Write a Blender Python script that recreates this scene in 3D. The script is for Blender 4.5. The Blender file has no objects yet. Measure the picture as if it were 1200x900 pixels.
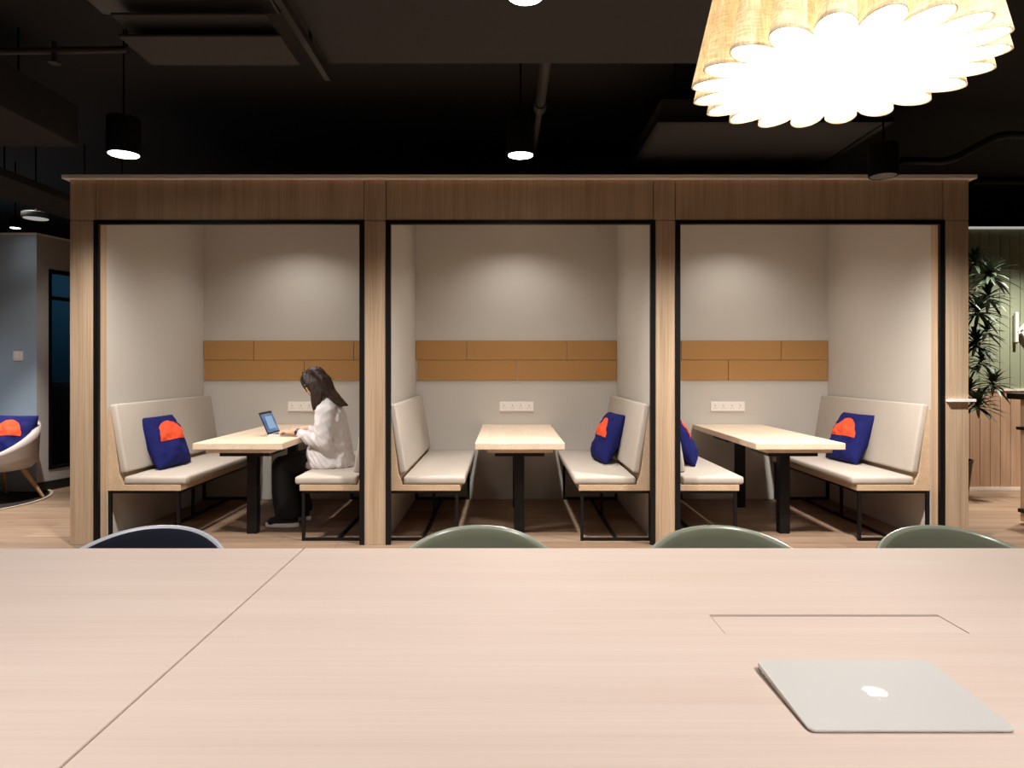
import bpy, bmesh, math, random
from mathutils import Vector, Matrix, Euler, noise
random.seed(7)
PI = math.pi
SC = bpy.context.scene
COL = SC.collection
F, VX, VY, H = 800.0, 593.0, 430.0, 1.315      # focal length in px, vanishing point, eye height

# ---------------------------------------------------------------- helpers
def srgb(r, g, b):
    def c(v):
        v /= 255.0
        return v / 12.92 if v <= 0.04045 else ((v + 0.055) / 1.055) ** 2.4
    return (c(r), c(g), c(b), 1.0)

def tag(o, label, cat, group=None, kind=None):
    o['label'] = label
    o['category'] = cat
    if group: o['group'] = group
    if kind: o['kind'] = kind
    return o

def obj(name, bm, mat, parent=None, smooth=False, angle=None):
    me = bpy.data.meshes.new(name)
    bmesh.ops.recalc_face_normals(bm, faces=bm.faces)
    bm.to_mesh(me); bm.free()
    for m in (mat if isinstance(mat, (list, tuple)) else [mat]):
        me.materials.append(m)
    if smooth:
        me.polygons.foreach_set('use_smooth', [True] * len(me.polygons))
        if angle is not None:
            me.set_sharp_from_angle(angle=math.radians(angle))
    o = bpy.data.objects.new(name, me); COL.objects.link(o)
    if parent: o.parent = parent
    return o

def thing(name, label, cat, loc=(0, 0, 0), rotz=0, group=None, kind=None):
    o = bpy.data.objects.new(name, None); COL.objects.link(o)
    o.empty_display_size = 0.1
    o.location = loc; o.rotation_euler = (0, 0, rotz)
    return tag(o, label, cat, group, kind)

def struct(name, bm, mat, label, cat, smooth=False, angle=None):
    o = obj(name, bm, mat, None, smooth, angle)
    return tag(o, label, cat, None, 'structure')

def children(o):
    return [c for c in bpy.data.objects if c.parent == o]

def dup(o, loc=None, rotz=None, label=None, parent=None):
    c = o.copy(); COL.objects.link(c)
    if parent: c.parent = parent
    for ch in children(o):
        dup(ch, parent=c)
    if loc is not None: c.location = loc
    if rotz is not None: c.rotation_euler = (0, 0, rotz)
    if label: c['label'] = label
    return c

def merge(bm, tmp, mi=0, mat=None):
    if mat is not None: bmesh.ops.transform(tmp, matrix=mat, verts=tmp.verts)
    me = bpy.data.meshes.new('tmp'); tmp.to_mesh(me); tmp.free()
    n = len(bm.faces)
    bm.from_mesh(me); bpy.data.meshes.remove(me)
    bm.faces.ensure_lookup_table()
    if mi:
        for f in bm.faces[n:]: f.material_index = mi
    return bm

def box(bm, x0, x1, y0, y1, z0, z1, bev=0.0, seg=2, mi=0, mat=None):
    t = bmesh.new()
    bmesh.ops.create_cube(t, size=1)
    for v in t.verts:
        v.co = Vector((x0 + (v.co.x + .5) * (x1 - x0), y0 + (v.co.y + .5) * (y1 - y0), z0 + (v.co.z + .5) * (z1 - z0)))
    if bev > 0:
        bmesh.ops.bevel(t, geom=list(t.edges), offset=bev, segments=seg, profile=.5, affect='EDGES')
    return merge(bm, t, mi, mat)

def B(*a, **k):
    bm = bmesh.new(); return box(bm, *a, **k)

def prism(bm, pts, y0, y1, axis='y', bev=0.0, mi=0, seg=2):
    """pts: polygon; axis y: pts are (x,z) extruded along y; z: (x,y) along z; x: (y,z) along x"""
    t = bmesh.new()
    def P(p, d):
        return {'y': (p[0], d, p[1]), 'z': (p[0], p[1], d), 'x': (d, p[0], p[1])}[axis]
    a = [t.verts.new(P(p, y0)) for p in pts]; b = [t.verts.new(P(p, y1)) for p in pts]
    t.faces.new(a); t.faces.new(b[::-1])
    n = len(pts)
    for i in range(n): t.faces.new((a[i], b[i], b[(i + 1) % n], a[(i + 1) % n]))
    bmesh.ops.recalc_face_normals(t, faces=t.faces)
    if bev: bmesh.ops.bevel(t, geom=list(t.edges), offset=bev, segments=seg, profile=.5, affect='EDGES')
    return merge(bm, t, mi)

def tube(bm, pts, r, n=12, cap=True, mi=0):
    pts = [Vector(p) for p in pts]
    rs = r if isinstance(r, (list, tuple)) else [r] * len(pts)
    t = bmesh.new(); rings = []
    up = Vector((0, 0, 1))
    prev = None
    for i, p in enumerate(pts):
        d = (pts[min(i + 1, len(pts) - 1)] - pts[max(i - 1, 0)]).normalized()
        if prev is None:
            u = d.cross(up)
            if u.length < 1e-4: u = d.cross(Vector((1, 0, 0)))
        else:
            u = prev - d * prev.dot(d)
        u.normalize(); prev = u; w = d.cross(u)
        rings.append([t.verts.new(p + (u * math.cos(2 * PI * k / n) + w * math.sin(2 * PI * k / n)) * rs[i]) for k in range(n)])
    for a, b in zip(rings, rings[1:]):
        for k in range(n): t.faces.new((a[k], a[(k + 1) % n], b[(k + 1) % n], b[k]))
    if cap:
        t.faces.new(rings[0][::-1]); t.faces.new(rings[-1])
    return merge(bm, t, mi)

def lathe(bm, prof, c=(0, 0, 0), n=32, mi=0):
    t = bmesh.new(); rings = []
    for r, z in prof:
        rings.append([t.verts.new((c[0] + max(r, 1e-4) * math.cos(2 * PI * k / n), c[1] + max(r, 1e-4) * math.sin(2 * PI * k / n), c[2] + z)) for k in range(n)])
    for a, b in zip(rings, rings[1:]):
        for k in range(n): t.faces.new((a[k], a[(k + 1) % n], b[(k + 1) % n], b[k]))
    t.faces.new(rings[0][::-1]); t.faces.new(rings[-1])
    return merge(bm, t, mi)

def ball(bm, c, r, rot=None, n=20):
    t = bmesh.new()
    bmesh.ops.create_uvsphere(t, u_segments=n, v_segments=n // 2 + 2, radius=1)
    r = r if isinstance(r, (list, tuple)) else (r, r, r)
    m = Matrix.Translation(Vector(c)) @ (rot.to_matrix().to_4x4() if rot else Matrix()) @ Matrix.Diagonal((*r, 1))
    return merge(bm, t, 0, m)

def cone(bm, p0, r0, p1, r1, n=16):
    """capsule with two radii"""
    p0, p1 = Vector(p0), Vector(p1)
    tube(bm, [p0, p1], [r0, r1], n)
    ball(bm, p0, r0, n=n); ball(bm, p1, r1, n=n)

def chain(bm, pts, rs):
    for i in range(len(pts) - 1): cone(bm, pts[i], rs[i], pts[i + 1], rs[i + 1])

def remeshed(name, bm, mat, parent, voxel, smooth=6, wob=None):
    """fuse overlapping solids into one continuous skin"""
    me = bpy.data.meshes.new('raw'); bmesh.ops.recalc_face_normals(bm, faces=bm.faces); bm.to_mesh(me); bm.free()
    o = bpy.data.objects.new('raw', me); COL.objects.link(o)
    m = o.modifiers.new('r', 'REMESH'); m.mode = 'VOXEL'; m.voxel_size = voxel
    if smooth:
        s = o.modifiers.new('s', 'SMOOTH'); s.factor = .5; s.iterations = smooth
    dg = bpy.context.evaluated_depsgraph_get(); dg.update()
    out = bpy.data.meshes.new_from_object(o.evaluated_get(dg))
    bpy.data.objects.remove(o); bpy.data.meshes.remove(me)
    out.name = name
    if wob:
        ns = [v.normal.copy() for v in out.vertices]
        for v, nn in zip(out.vertices, ns): v.co += nn * wob(v.co)
    out.materials.clear(); out.materials.append(mat)
    out.polygons.foreach_set('use_smooth', [True] * len(out.polygons))
    r = bpy.data.objects.new(name, out); COL.objects.link(r)
    if parent: r.parent = parent
    return r

# ---------------------------------------------------------------- materials
def mat(name, col, rough=.6, metal=0.0, spec=.5, bump=0.0, bscale=200, emit=0.0):
    m = bpy.data.materials.new(name); m.use_nodes = True
    nt = m.node_tree; b = nt.nodes['Principled BSDF']
    b.inputs['Base Color'].default_value = col
    b.inputs['Roughness'].default_value = rough
    b.inputs['Metallic'].default_value = metal
    b.inputs['Specular IOR Level'].default_value = spec
    if emit:
        b.inputs['Emission Color'].default_value = col; b.inputs['Emission Strength'].default_value = emit
    if bump:
        tc = nt.nodes.new('ShaderNodeTexCoord'); nz = nt.nodes.new('ShaderNodeTexNoise'); bp = nt.nodes.new('ShaderNodeBump')
        nz.inputs['Scale'].default_value = bscale; bp.inputs['Strength'].default_value = bump; bp.inputs['Distance'].default_value = .002
        nt.links.new(tc.outputs['Object'], nz.inputs['Vector']); nt.links.new(nz.outputs['Fac'], bp.inputs['Height']); nt.links.new(bp.outputs['Normal'], b.inputs['Normal'])
    return m

def wood(name, light, dark, axis, rough=.5, fine=90, coarse=9, contrast=.5, spec=.35):
    """procedural veneer; grain runs along `axis`"""
    m = bpy.data.materials.new(name); m.use_nodes = True
    nt = m.node_tree; N = nt.nodes; L = nt.links; b = N['Principled BSDF']
    b.inputs['Roughness'].default_value = rough; b.inputs['Specular IOR Level'].default_value = spec
    tc = N.new('ShaderNodeTexCoord')
    def layer(sc, along, det):
        mp = N.new('ShaderNodeMapping'); s = [sc, sc, sc]; s['xyz'.index(axis)] = along
        mp.inputs['Scale'].default_value = s
        nz = N.new('ShaderNodeTexNoise'); nz.inputs['Scale'].default_value = 1; nz.inputs['Detail'].default_value = det
        nz.inputs['Distortion'].default_value = .3
        L.new(tc.outputs['Object'], mp.inputs['Vector']); L.new(mp.outputs['Vector'], nz.inputs['Vector'])
        return nz.outputs['Fac']
    a, c = layer(fine, 1.6, 3), layer(coarse, .7, 2)
    mx = N.new('ShaderNodeMix'); mx.data_type = 'FLOAT'; mx.inputs['Factor'].default_value = .45
    L.new(a, mx.inputs['A']); L.new(c, mx.inputs['B'])
    rp = N.new('ShaderNodeValToRGB')
    rp.color_ramp.elements[0].position = .5 - .25 / max(contrast, .05) * .5; rp.color_ramp.elements[1].position = .5 + .25 / max(contrast, .05) * .5
    rp.color_ramp.elements[0].color = dark; rp.color_ramp.elements[1].color = light
    L.new(mx.outputs['Result'], rp.inputs['Fac']); L.new(rp.outputs['Color'], b.inputs['Base Color'])
    bp = N.new('ShaderNodeBump'); bp.inputs['Strength'].default_value = .08; bp.inputs['Distance'].default_value = .001
    L.new(a, bp.inputs['Height']); L.new(bp.outputs['Normal'], b.inputs['Normal'])
    return m

def fabric(name, c1, c2, scale=900, rough=.95, bump=.25):
    m = bpy.data.materials.new(name); m.use_nodes = True
    nt = m.node_tree; N = nt.nodes; L = nt.links; b = N['Principled BSDF']
    b.inputs['Roughness'].default_value = rough; b.inputs['Specular IOR Level'].default_value = .15
    tc = N.new('ShaderNodeTexCoord'); nz = N.new('ShaderNodeTexNoise'); nz.inputs['Scale'].default_value = scale; nz.inputs['Detail'].default_value = 2
    nb = N.new('ShaderNodeTexNoise'); nb.inputs['Scale'].default_value = 14
    mx = N.new('ShaderNodeMix'); mx.data_type = 'FLOAT'; mx.inputs['Factor'].default_value = .12
    L.new(tc.outputs['Object'], nz.inputs['Vector']); L.new(tc.outputs['Object'], nb.inputs['Vector'])
    L.new(nz.outputs['Fac'], mx.inputs['A']); L.new(nb.outputs['Fac'], mx.inputs['B'])
    rp = N.new('ShaderNodeValToRGB'); rp.color_ramp.elements[0].position = .35; rp.color_ramp.elements[1].position = .65
    rp.color_ramp.elements[0].color = c2; rp.color_ramp.elements[1].color = c1
    L.new(mx.outputs['Result'], rp.inputs['Fac']); L.new(rp.outputs['Color'], b.inputs['Base Color'])
    bp = N.new('ShaderNodeBump'); bp.inputs['Strength'].default_value = bump; bp.inputs['Distance'].default_value = .001
    L.new(nz.outputs['Fac'], bp.inputs['Height']); L.new(bp.outputs['Normal'], b.inputs['Normal'])
    return m

def planks(name, c1, c2, mortar, w, l, gap, rough):
    m = bpy.data.materials.new(name); m.use_nodes = True
    nt = m.node_tree; N = nt.nodes; L = nt.links; b = N['Principled BSDF']
    b.inputs['Roughness'].default_value = rough; b.inputs['Specular IOR Level'].default_value = .3
    tc = N.new('ShaderNodeTexCoord'); br = N.new('ShaderNodeTexBrick')
    br.inputs['Scale'].default_value = 1; br.inputs['Brick Width'].default_value = l; br.inputs['Row Height'].default_value = w
    br.inputs['Mortar Size'].default_value = gap; br.inputs['Color1'].default_value = c1; br.inputs['Color2'].default_value = c2
    br.inputs['Mortar'].default_value = mortar; br.offset = .37
    mp = N.new('ShaderNodeMapping'); mp.inputs['Scale'].default_value = (1.1, 26, 1)
    nz = N.new('ShaderNodeTexNoise'); nz.inputs['Scale'].default_value = 1.3; nz.inputs['Detail'].default_value = 4; nz.inputs['Distortion'].default_value = .6
    L.new(tc.outputs['Object'], br.inputs['Vector']); L.new(tc.outputs['Object'], mp.inputs['Vector']); L.new(mp.outputs['Vector'], nz.inputs['Vector'])
    rp = N.new('ShaderNodeMapRange'); rp.inputs['From Min'].default_value = .3; rp.inputs['From Max'].default_value = .7
    rp.inputs['To Min'].default_value = .66; rp.inputs['To Max'].default_value = 1.16
    L.new(nz.outputs['Fac'], rp.inputs['Value'])
    mx = N.new('ShaderNodeMix'); mx.data_type = 'RGBA'; mx.blend_type = 'MULTIPLY'; mx.inputs['Factor'].default_value = 1
    L.new(br.outputs['Color'], mx.inputs['A']); L.new(rp.outputs['Result'], mx.inputs['B']); L.new(mx.outputs['Result'], b.inputs['Base Color'])
    return m

def emission(name, col, s):
    m = bpy.data.materials.new(name); m.use_nodes = True
    nt = m.node_tree; nt.nodes.clear()
    e = nt.nodes.new('ShaderNodeEmission'); e.inputs['Color'].default_value = col; e.inputs['Strength'].default_value = s
    o = nt.nodes.new('ShaderNodeOutputMaterial'); nt.links.new(e.outputs[0], o.inputs[0])
    return m

M = {}
M['paint'] = mat('booth_paint', srgb(200, 194, 186), .75, bump=.04, bscale=350)
M['bluepaint'] = mat('grey_blue_paint', srgb(160, 176, 192), .8)
M['lilacpaint'] = mat('grey_paint', srgb(188, 184, 182), .8)
M['black_ceiling'] = mat('black_ceiling_paint', srgb(31, 28, 27), .9)
M['black_panel'] = mat('dark_panel', srgb(35, 31, 30), .7)
M['duct'] = mat('dark_duct', srgb(30, 27, 27), .7)
M['pipe'] = mat('dark_pipe', srgb(42, 39, 38), .6)
M['soot'] = mat('matt_black', (.004, .004, .004, 1), .8, 0, .1)
M['steel'] = mat('black_steel', srgb(15, 13, 13), .5, .0, .3)
M['facade'] = wood('facade_oak', srgb(214, 189, 161), srgb(166, 138, 110), 'z', .6, 110, 14, .55, .2)
M['facade_dark'] = mat('joint_dark', srgb(48, 38, 30), .9)
M['cap'] = mat('cap_white', srgb(248, 242, 236), .6)
M['oak_top'] = wood('booth_table_oak', srgb(236, 217, 194), srgb(210, 186, 160), 'y', .45, 90, 10, .5)
M['oak_bench'] = wood('bench_oak', srgb(216, 190, 160), srgb(184, 156, 126), 'y', .5, 100, 10, .5)
M['table'] = wood('meeting_table_veneer', srgb(232, 212, 199), srgb(218, 195, 180), 'x', .5, 120, 12, .5, .25)
M['table_edge'] = mat('table_joint', srgb(92, 70, 56), .8)
M['uphol'] = fabric('greige_upholstery', srgb(198, 188, 177), srgb(183, 172, 161), 700, .9, .12)
M['cork'] = None
M['navy'] = fabric('navy_cotton', srgb(34, 38, 106), srgb(22, 25, 80), 500, .8, .2)
M['coral'] = fabric('coral_cotton', srgb(250, 98, 62), srgb(232, 82, 50), 500, .8, .2)
M['floor'] = planks('floor_planks', srgb(160, 134, 112), srgb(138, 113, 93), srgb(90, 72, 58), .16, 1.25, .002, .5)
M['strip'] = mat('pale_strip', srgb(246, 238, 224), .25, .35)
M['plastic_white'] = mat('white_plastic', srgb(240, 234, 228), .35)
M['plastic_grey'] = mat('grey_plastic', srgb(176, 166, 158), .5)
M['plastic_dark'] = mat('dark_plastic', srgb(40, 38, 38), .4)
M['shell_green'] = mat('sage_plastic', srgb(150, 154, 136), .25)
M['pad_green'] = fabric('sage_wool', srgb(116, 118, 100), srgb(102, 105, 88), 900, .95, .3)
M['shell_grey'] = mat('pale_grey_plastic', srgb(188, 188, 196), .38)
M['pad_navy'] = fabric('dark_navy_wool', srgb(36, 38, 50), srgb(26, 27, 36), 900, .95, .3)
M['leg_wood'] = wood('chair_oak', srgb(205, 170, 135), srgb(170, 134, 100), 'z', .5)
M['alu'] = mat('aluminium', srgb(226, 222, 217), .45, .2, .5)
M['alu_dark'] = mat('aluminium_edge', srgb(120, 116, 112), .4, .6, .5)
M['logo'] = mat('white_emblem', srgb(245, 244, 242), .25)
M['skin'] = mat('skin', srgb(226, 178, 150), .5)
M['shirt'] = mat('white_shirt', srgb(222, 216, 216), .85, bump=.1, bscale=60)
M['trousers'] = mat('black_trousers', srgb(20, 18, 20), .9)
M['shoe'] = mat('black_canvas', srgb(24, 22, 24), .85)
M['sole'] = mat('white_rubber', srgb(228, 222, 214), .5)
M['watch'] = mat('black_watch', srgb(28, 24, 26), .3)
M['eye'] = mat('eye_dark', srgb(30, 20, 16), .2)
M['lips'] = mat('lips', srgb(190, 110, 100), .5)
M['greenwall'] = mat('sage_boards', srgb(150, 157, 132), .7)
M['wainscot'] = wood('wainscot_oak', srgb(214, 182, 154), srgb(180, 146, 118), 'z', .55, 90, 12, .5)
M['groove'] = mat('groove_dark', srgb(50, 52, 40), .9)
M['leaf'] = mat('leaf_green', srgb(40, 54, 34), .5)
M['bark'] = mat('bark', srgb(84, 66, 48), .9)
M['pot'] = mat('dark_pot', srgb(50, 46, 44), .6)
M['soil'] = mat('soil', srgb(40, 30, 24), 1)
M['chairfab'] = fabric('pale_lounge_wool', srgb(204, 194, 192), srgb(186, 176, 174), 700, .95, .2)
M['rug'] = fabric('charcoal_rug', srgb(52, 46, 44), srgb(40, 36, 34), 400, 1, .4)
M['rugedge'] = fabric('pale_rug_edge', srgb(190, 176, 160), srgb(170, 156, 142), 400, 1, .3)
M['teal'] = mat('teal_wall', srgb(30, 92, 120), .7)
M['cabinet'] = mat('dark_brown_cabinet', srgb(46, 34, 30), .4)
M['led'] = emission('led_strip', (1, .94, .84, 1), .42)
M['lens'] = emission('downlight_lens', (1, .97, .92, 1), 14)
M['lens_off'] = mat('recessed_lens', srgb(60, 56, 52), .3)
M['lens_dim'] = emission('dim_lens', (1, .97, .92, 1), .35)
M['diffuser'] = emission('pendant_diffuser', (1, .94, .87, 1), 7.5)

def cork():
    m = mat('cork_felt', srgb(190, 138, 86), .9)
    nt = m.node_tree; N = nt.nodes; L = nt.links; b = N['Principled BSDF']; b.inputs['Specular IOR Level'].default_value = .15
    tc = N.new('ShaderNodeTexCoord'); nz = N.new('ShaderNodeTexNoise'); nz.inputs['Scale'].default_value = 260; nz.inputs['Detail'].default_value = 3
    rp = N.new('ShaderNodeValToRGB'); rp.color_ramp.elements[0].position = .3; rp.color_ramp.elements[1].position = .7
    rp.color_ramp.elements[0].color = srgb(168, 124, 76); rp.color_ramp.elements[1].color = srgb(190, 146, 96)
    L.new(tc.outputs['Object'], nz.inputs['Vector']); L.new(nz.outputs['Fac'], rp.inputs['Fac']); L.new(rp.outputs['Color'], b.inputs['Base Color'])
    return m
M['cork'] = cork()

def linen():
    m = bpy.data.materials.new('linen_shade'); m.use_nodes = True
    nt = m.node_tree; N = nt.nodes; L = nt.links; N.clear()
    out = N.new('ShaderNodeOutputMaterial'); df = N.new('ShaderNodeBsdfDiffuse'); tr = N.new('ShaderNodeBsdfTranslucent'); mx = N.new('ShaderNodeMixShader')
    mx.inputs['Fac'].default_value = .45
    tc = N.new('ShaderNodeTexCoord')
    def wv(scale):
        mp = N.new('ShaderNodeMapping'); mp.inputs['Scale'].default_value = scale
        nz = N.new('ShaderNodeTexNoise'); nz.inputs['Scale'].default_value = 1; nz.inputs['Detail'].default_value = 2
        L.new(tc.outputs['Object'], mp.inputs['Vector']); L.new(mp.outputs['Vector'], nz.inputs['Vector']); return nz.outputs['Fac']
    a, b = wv((40, 40, 420)), wv((260, 260, 14))
    ad = N.new('ShaderNodeMix'); ad.data_type = 'FLOAT'; ad.inputs['Factor'].default_value = .45
    L.new(a, ad.inputs['A']); L.new(b, ad.inputs['B'])
    rp = N.new('ShaderNodeValToRGB'); rp.color_ramp.elements[0].position = .36; rp.color_ramp.elements[1].position = .62
    rp.color_ramp.elements[0].color = srgb(214, 196, 164); rp.color_ramp.elements[1].color = srgb(250, 242, 224)
    L.new(ad.outputs['Result'], rp.inputs['Fac'])
    L.new(rp.outputs['Color'], df.inputs['Color']); L.new(rp.outputs['Color'], tr.inputs['Color'])
    L.new(df.outputs[0], mx.inputs[1]); L.new(tr.outputs[0], mx.inputs[2]); L.new(mx.outputs[0], out.inputs['Surface'])
    return m
M['linen'] = linen()

def hairmat():
    m = mat('brown_hair', srgb(52, 34, 26), .5, spec=.35)
    nt = m.node_tree; N = nt.nodes; L = nt.links; b = N['Principled BSDF']
    tc = N.new('ShaderNodeTexCoord'); mp = N.new('ShaderNodeMapping'); mp.inputs['Scale'].default_value = (110, 110, 7)
    nz = N.new('ShaderNodeTexNoise'); nz.inputs['Scale'].default_value = 1; nz.inputs['Detail'].default_value = 3
    rp = N.new('ShaderNodeValToRGB'); rp.color_ramp.elements[0].position = .35; rp.color_ramp.elements[1].position = .7
    rp.color_ramp.elements[0].color = srgb(20, 13, 11); rp.color_ramp.elements[1].color = srgb(68, 42, 28)
    bp = N.new('ShaderNodeBump'); bp.inputs['Strength'].default_value = .6; bp.inputs['Distance'].default_value = .004
    L.new(tc.outputs['Object'], mp.inputs['Vector']); L.new(mp.outputs['Vector'], nz.inputs['Vector']); L.new(nz.outputs['Fac'], rp.inputs['Fac'])
    L.new(rp.outputs['Color'], b.inputs['Base Color']); L.new(nz.outputs['Fac'], bp.inputs['Height']); L.new(bp.outputs['Normal'], b.inputs['Normal'])
    return m
M['hair'] = hairmat()

def glass():
    m = bpy.data.materials.new('tinted_glass'); m.use_nodes = True
    b = m.node_tree.nodes['Principled BSDF']
    b.inputs['Base Color'].default_value = (.75, .85, .9, 1); b.inputs['Roughness'].default_value = .02
    b.inputs['Transmission Weight'].default_value = 1; b.inputs['IOR'].default_value = 1.1
    return m
M['glass'] = glass()

def screen():
    """blue desktop with a pale window and a dark bar, all in the panel's own coordinates"""
    m = bpy.data.materials.new('laptop_screen'); m.use_nodes = True
    nt = m.node_tree; N = nt.nodes; L = nt.links; b = N['Principled BSDF']
    tc = N.new('ShaderNodeTexCoord'); nz = N.new('ShaderNodeTexNoise'); nz.inputs['Scale'].default_value = 9
    rp = N.new('ShaderNodeValToRGB'); e = rp.color_ramp.elements
    e[0].position = .35; e[0].color = srgb(62, 108, 178); e[1].position = .62; e[1].color = srgb(128, 176, 226)
    L.new(tc.outputs['Object'], nz.inputs['Vector']); L.new(nz.outputs['Fac'], rp.inputs['Fac'])
    L.new(rp.outputs['Color'], b.inputs['Emission Color']); b.inputs['Emission Strength'].default_value = .55
    b.inputs['Base Color'].default_value = (.01, .01, .012, 1); b.inputs['Roughness'].default_value = .2
    return m
M['screen'] = screen()
M['screen_ui'] = emission('screen_window', srgb(176, 206, 236), .7)

# ---------------------------------------------------------------- booth geometry constants
D0, DB = 5.046, 6.80                    # facade plane, back wall plane
ZT, ZO = 2.70, 2.40                     # facade top, opening top
WL = [(-3.009, -1.003), (-.901, 1.105), (1.205, 3.204)]       # inner faces of the three booths
FR = [(-3.047, -1.047), (-.889, 1.104), (1.252, 3.242)]       # outer edges of the black frames
POST = [(-3.223, -3.036), (-1.047, -.889), (1.092, 1.250), (3.231, 3.419)]

# ---------------------------------------------------------------- room shell
struct('floor', B(-9, 9, -3, 13, -.1, 0), M['floor'], 'tan wood plank floor', 'floor')
struct('ceiling', B(-9, 9, -3, 13, 3.4, 3.5), M['black_ceiling'], 'black painted open ceiling', 'ceiling')
struct('wall_back', B(-9, 9, 12.9, 13, 0, 3.4), M['black_ceiling'], 'dark wall far behind the booths', 'wall')
struct('wall_front', B(-9, 9, -3.1, -3, 0, 3.4), M['lilacpaint'], 'wall behind the viewer', 'wall')
struct('wall_left', B(-9.1, -9, -3, 13, 0, 3.4), M['black_ceiling'], 'dark far left wall of the hall', 'wall')
struct('wall_right', B(9, 9.1, -3, 13, 0, 3.4), M['black_ceiling'], 'dark far right wall of the hall', 'wall')

# booth shell
struct('wall_booth_back', B(-3.2, 3.4, DB, DB + .1, 0, 2.735), M['paint'], 'pale greige back wall shared by the three booths', 'wall')
def side_wall(name, x0, x1, label):
    struct(name, B(x0, x1, D0 + .10, DB, 0, 2.735), M['paint'], label, 'wall')
side_wall('wall_booth_left', -3.2, WL[0][0], 'pale greige outer side wall of the left booth')
side_wall('wall_booth_left_partition', WL[0][1], WL[1][0], 'pale greige partition between the left and middle booths')
side_wall('wall_booth_right_partition', WL[1][1], WL[2][0], 'pale greige partition between the middle and right booths')
side_wall('wall_booth_right', WL[2][1], 3.4, 'pale greige outer side wall of the right booth')
struct('ceiling_booth', B(-3.2, 3.4, D0 + .06, DB + .1, 2.735, 2.745), M['paint'], 'pale flat ceiling of the three booths', 'ceiling')

# oak facade: posts with a joint at the lintel line, header panels between
bm = bmesh.new(); box(bm, -3.2, 3.4, D0 + .022, D0 + .058, 2.395, 2.69)
for a, b in POST: box(bm, a + .01, b - .01, D0 + .022, D0 + .058, 0, 2.4)
struct('trim_backing', bm, M['facade_dark'], 'dark backing showing in the joints of the oak facade', 'trim')
g = .003
names = ['leftmost', 'second from left', 'second from right', 'rightmost']
for i, (a, b) in enumerate(POST):
    bm = bmesh.new()
    box(bm, a, b, D0, D0 + .022, 0, 2.395, .001, 1)
    box(bm, a, b, D0, D0 + .022, 2.4, ZT, .001, 1)
    if i == 0:
        box(bm, a, a + .022, D0 + .022, DB + .1, 0, 2.66)
        box(bm, WL[0][0] - .03, WL[0][0] - .001, D0 + .022, D0 + .099, 0, 2.395)
    if i == 3:
        box(bm, b - .022, b, D0 + .022, DB + .1, 0, 2.66)
        box(bm, WL[2][1] + .001, WL[2][1] + .03, D0 + .022, D0 + .099, 0, 2.395)
    struct('trim_post_%d' % (i + 1), bm, M['facade'], 'oak veneer post of the booth front, ' + names[i], 'post')
for i in range(3):
    struct('trim_header_%d' % (i + 1), B(POST[i][1] + .005, POST[i + 1][0] - .005, D0, D0 + .022, 2.4, ZT, .001, 1), M['facade'],
           'oak veneer header panel over the %s booth' % ['left', 'middle', 'right'][i], 'header panel')
struct('trim_cap', B(-3.262, 3.458, D0 - .04, D0 + .10, 2.698, 2.727, .002, 1), M['cap'], 'pale thin cap slab along the top of the booths', 'trim')
for i, (a, b) in enumerate(FR):
    w = .036; bm = bmesh.new()
    box(bm, a, a + w, D0 - .006, D0 + .03, 0, 2.40)
    box(bm, b - w, b, D0 - .006, D0 + .03, 0, 2.40)
    box(bm, a + w, b - w, D0 - .006, D0 + .03, 2.40 - .03, 2.40)
    struct('trim_frame_%d' % (i + 1), bm, M['steel'], 'black steel frame around the %s booth opening' % ['left', 'middle', 'right'][i], 'frame')

# ---------------------------------------------------------------- cork bands on the back wall
PW = .9945
ZB, ZM, ZU = 1.179, 1.383, 1.5785
booth_name = ['left', 'middle', 'right']
for i, (a, b) in enumerate(WL):
    t = thing('wall_panel_band', 'tan cork panel band on the back wall of the %s booth' % booth_name[i], 'wall panel', (a, DB, ZB), 0, 'cork bands on booth back walls')
    offs = [(-.5, 0), (0, .5), (-.5, .0)][i]
    def row(z0, z1, start):
        x = start
        while x < b - .02:
            x0, x1 = max(x, a + .002), min(x + PW, b - .002)
            if x1 - x0 > .03:
                o = obj('panel', B(x0 - a + .0025, x1 - a - .0025, -.016, -.001, z0 - ZB + .002, z1 - ZB - .002, .0015, 1), M['cork'], t)
            x += PW
    def xp(px): return (px - VX) * DB / F
    row(ZM, ZU, xp([298, 547, 915][i]) - 2 * PW + (0 if i < 2 else -PW))
    row(ZB, ZM, xp([357, 606, 853][i]) - 2 * PW)

# ---------------------------------------------------------------- wall sockets
def make_socket(x, label):
    t = thing('wall_socket', label, 'socket', (x, DB, .918), 0, 'white socket plates on booth walls')
    obj('plate', B(-.17, .17, -.012, -.0005, -.052, .052, .004, 2), M['plastic_white'], t)
    for k in (-.125, -.042, .042, .125):
        bm = bmesh.new()
        box(bm, k - .004, k + .004, -.0132, -.0115, .004, .020)
        box(bm, k - .016, k - .009, -.0132, -.0115, -.016, -.008)
        box(bm, k + .009, k + .016, -.0132, -.0115, -.016, -.008)
        obj('outlet', bm, M['plastic_grey'], t)
        obj('switch', B(k - .009, k + .009, -.016, -.0115, .028, .044, .0015, 1), M['plastic_white'], t)
    bm = bmesh.new(); box(bm, -.165, .165, -.0135, -.0118, -.049, -.041)
    obj('label_strip', bm, M['plastic_grey'], t)
    return t
make_socket(-2.0, 'white wall socket plate half hidden behind the seated person')
make_socket(.105, 'white wall socket plate on the back wall of the middle booth')
make_socket(2.205, 'white wall socket plate on the back wall of the right booth')

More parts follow.
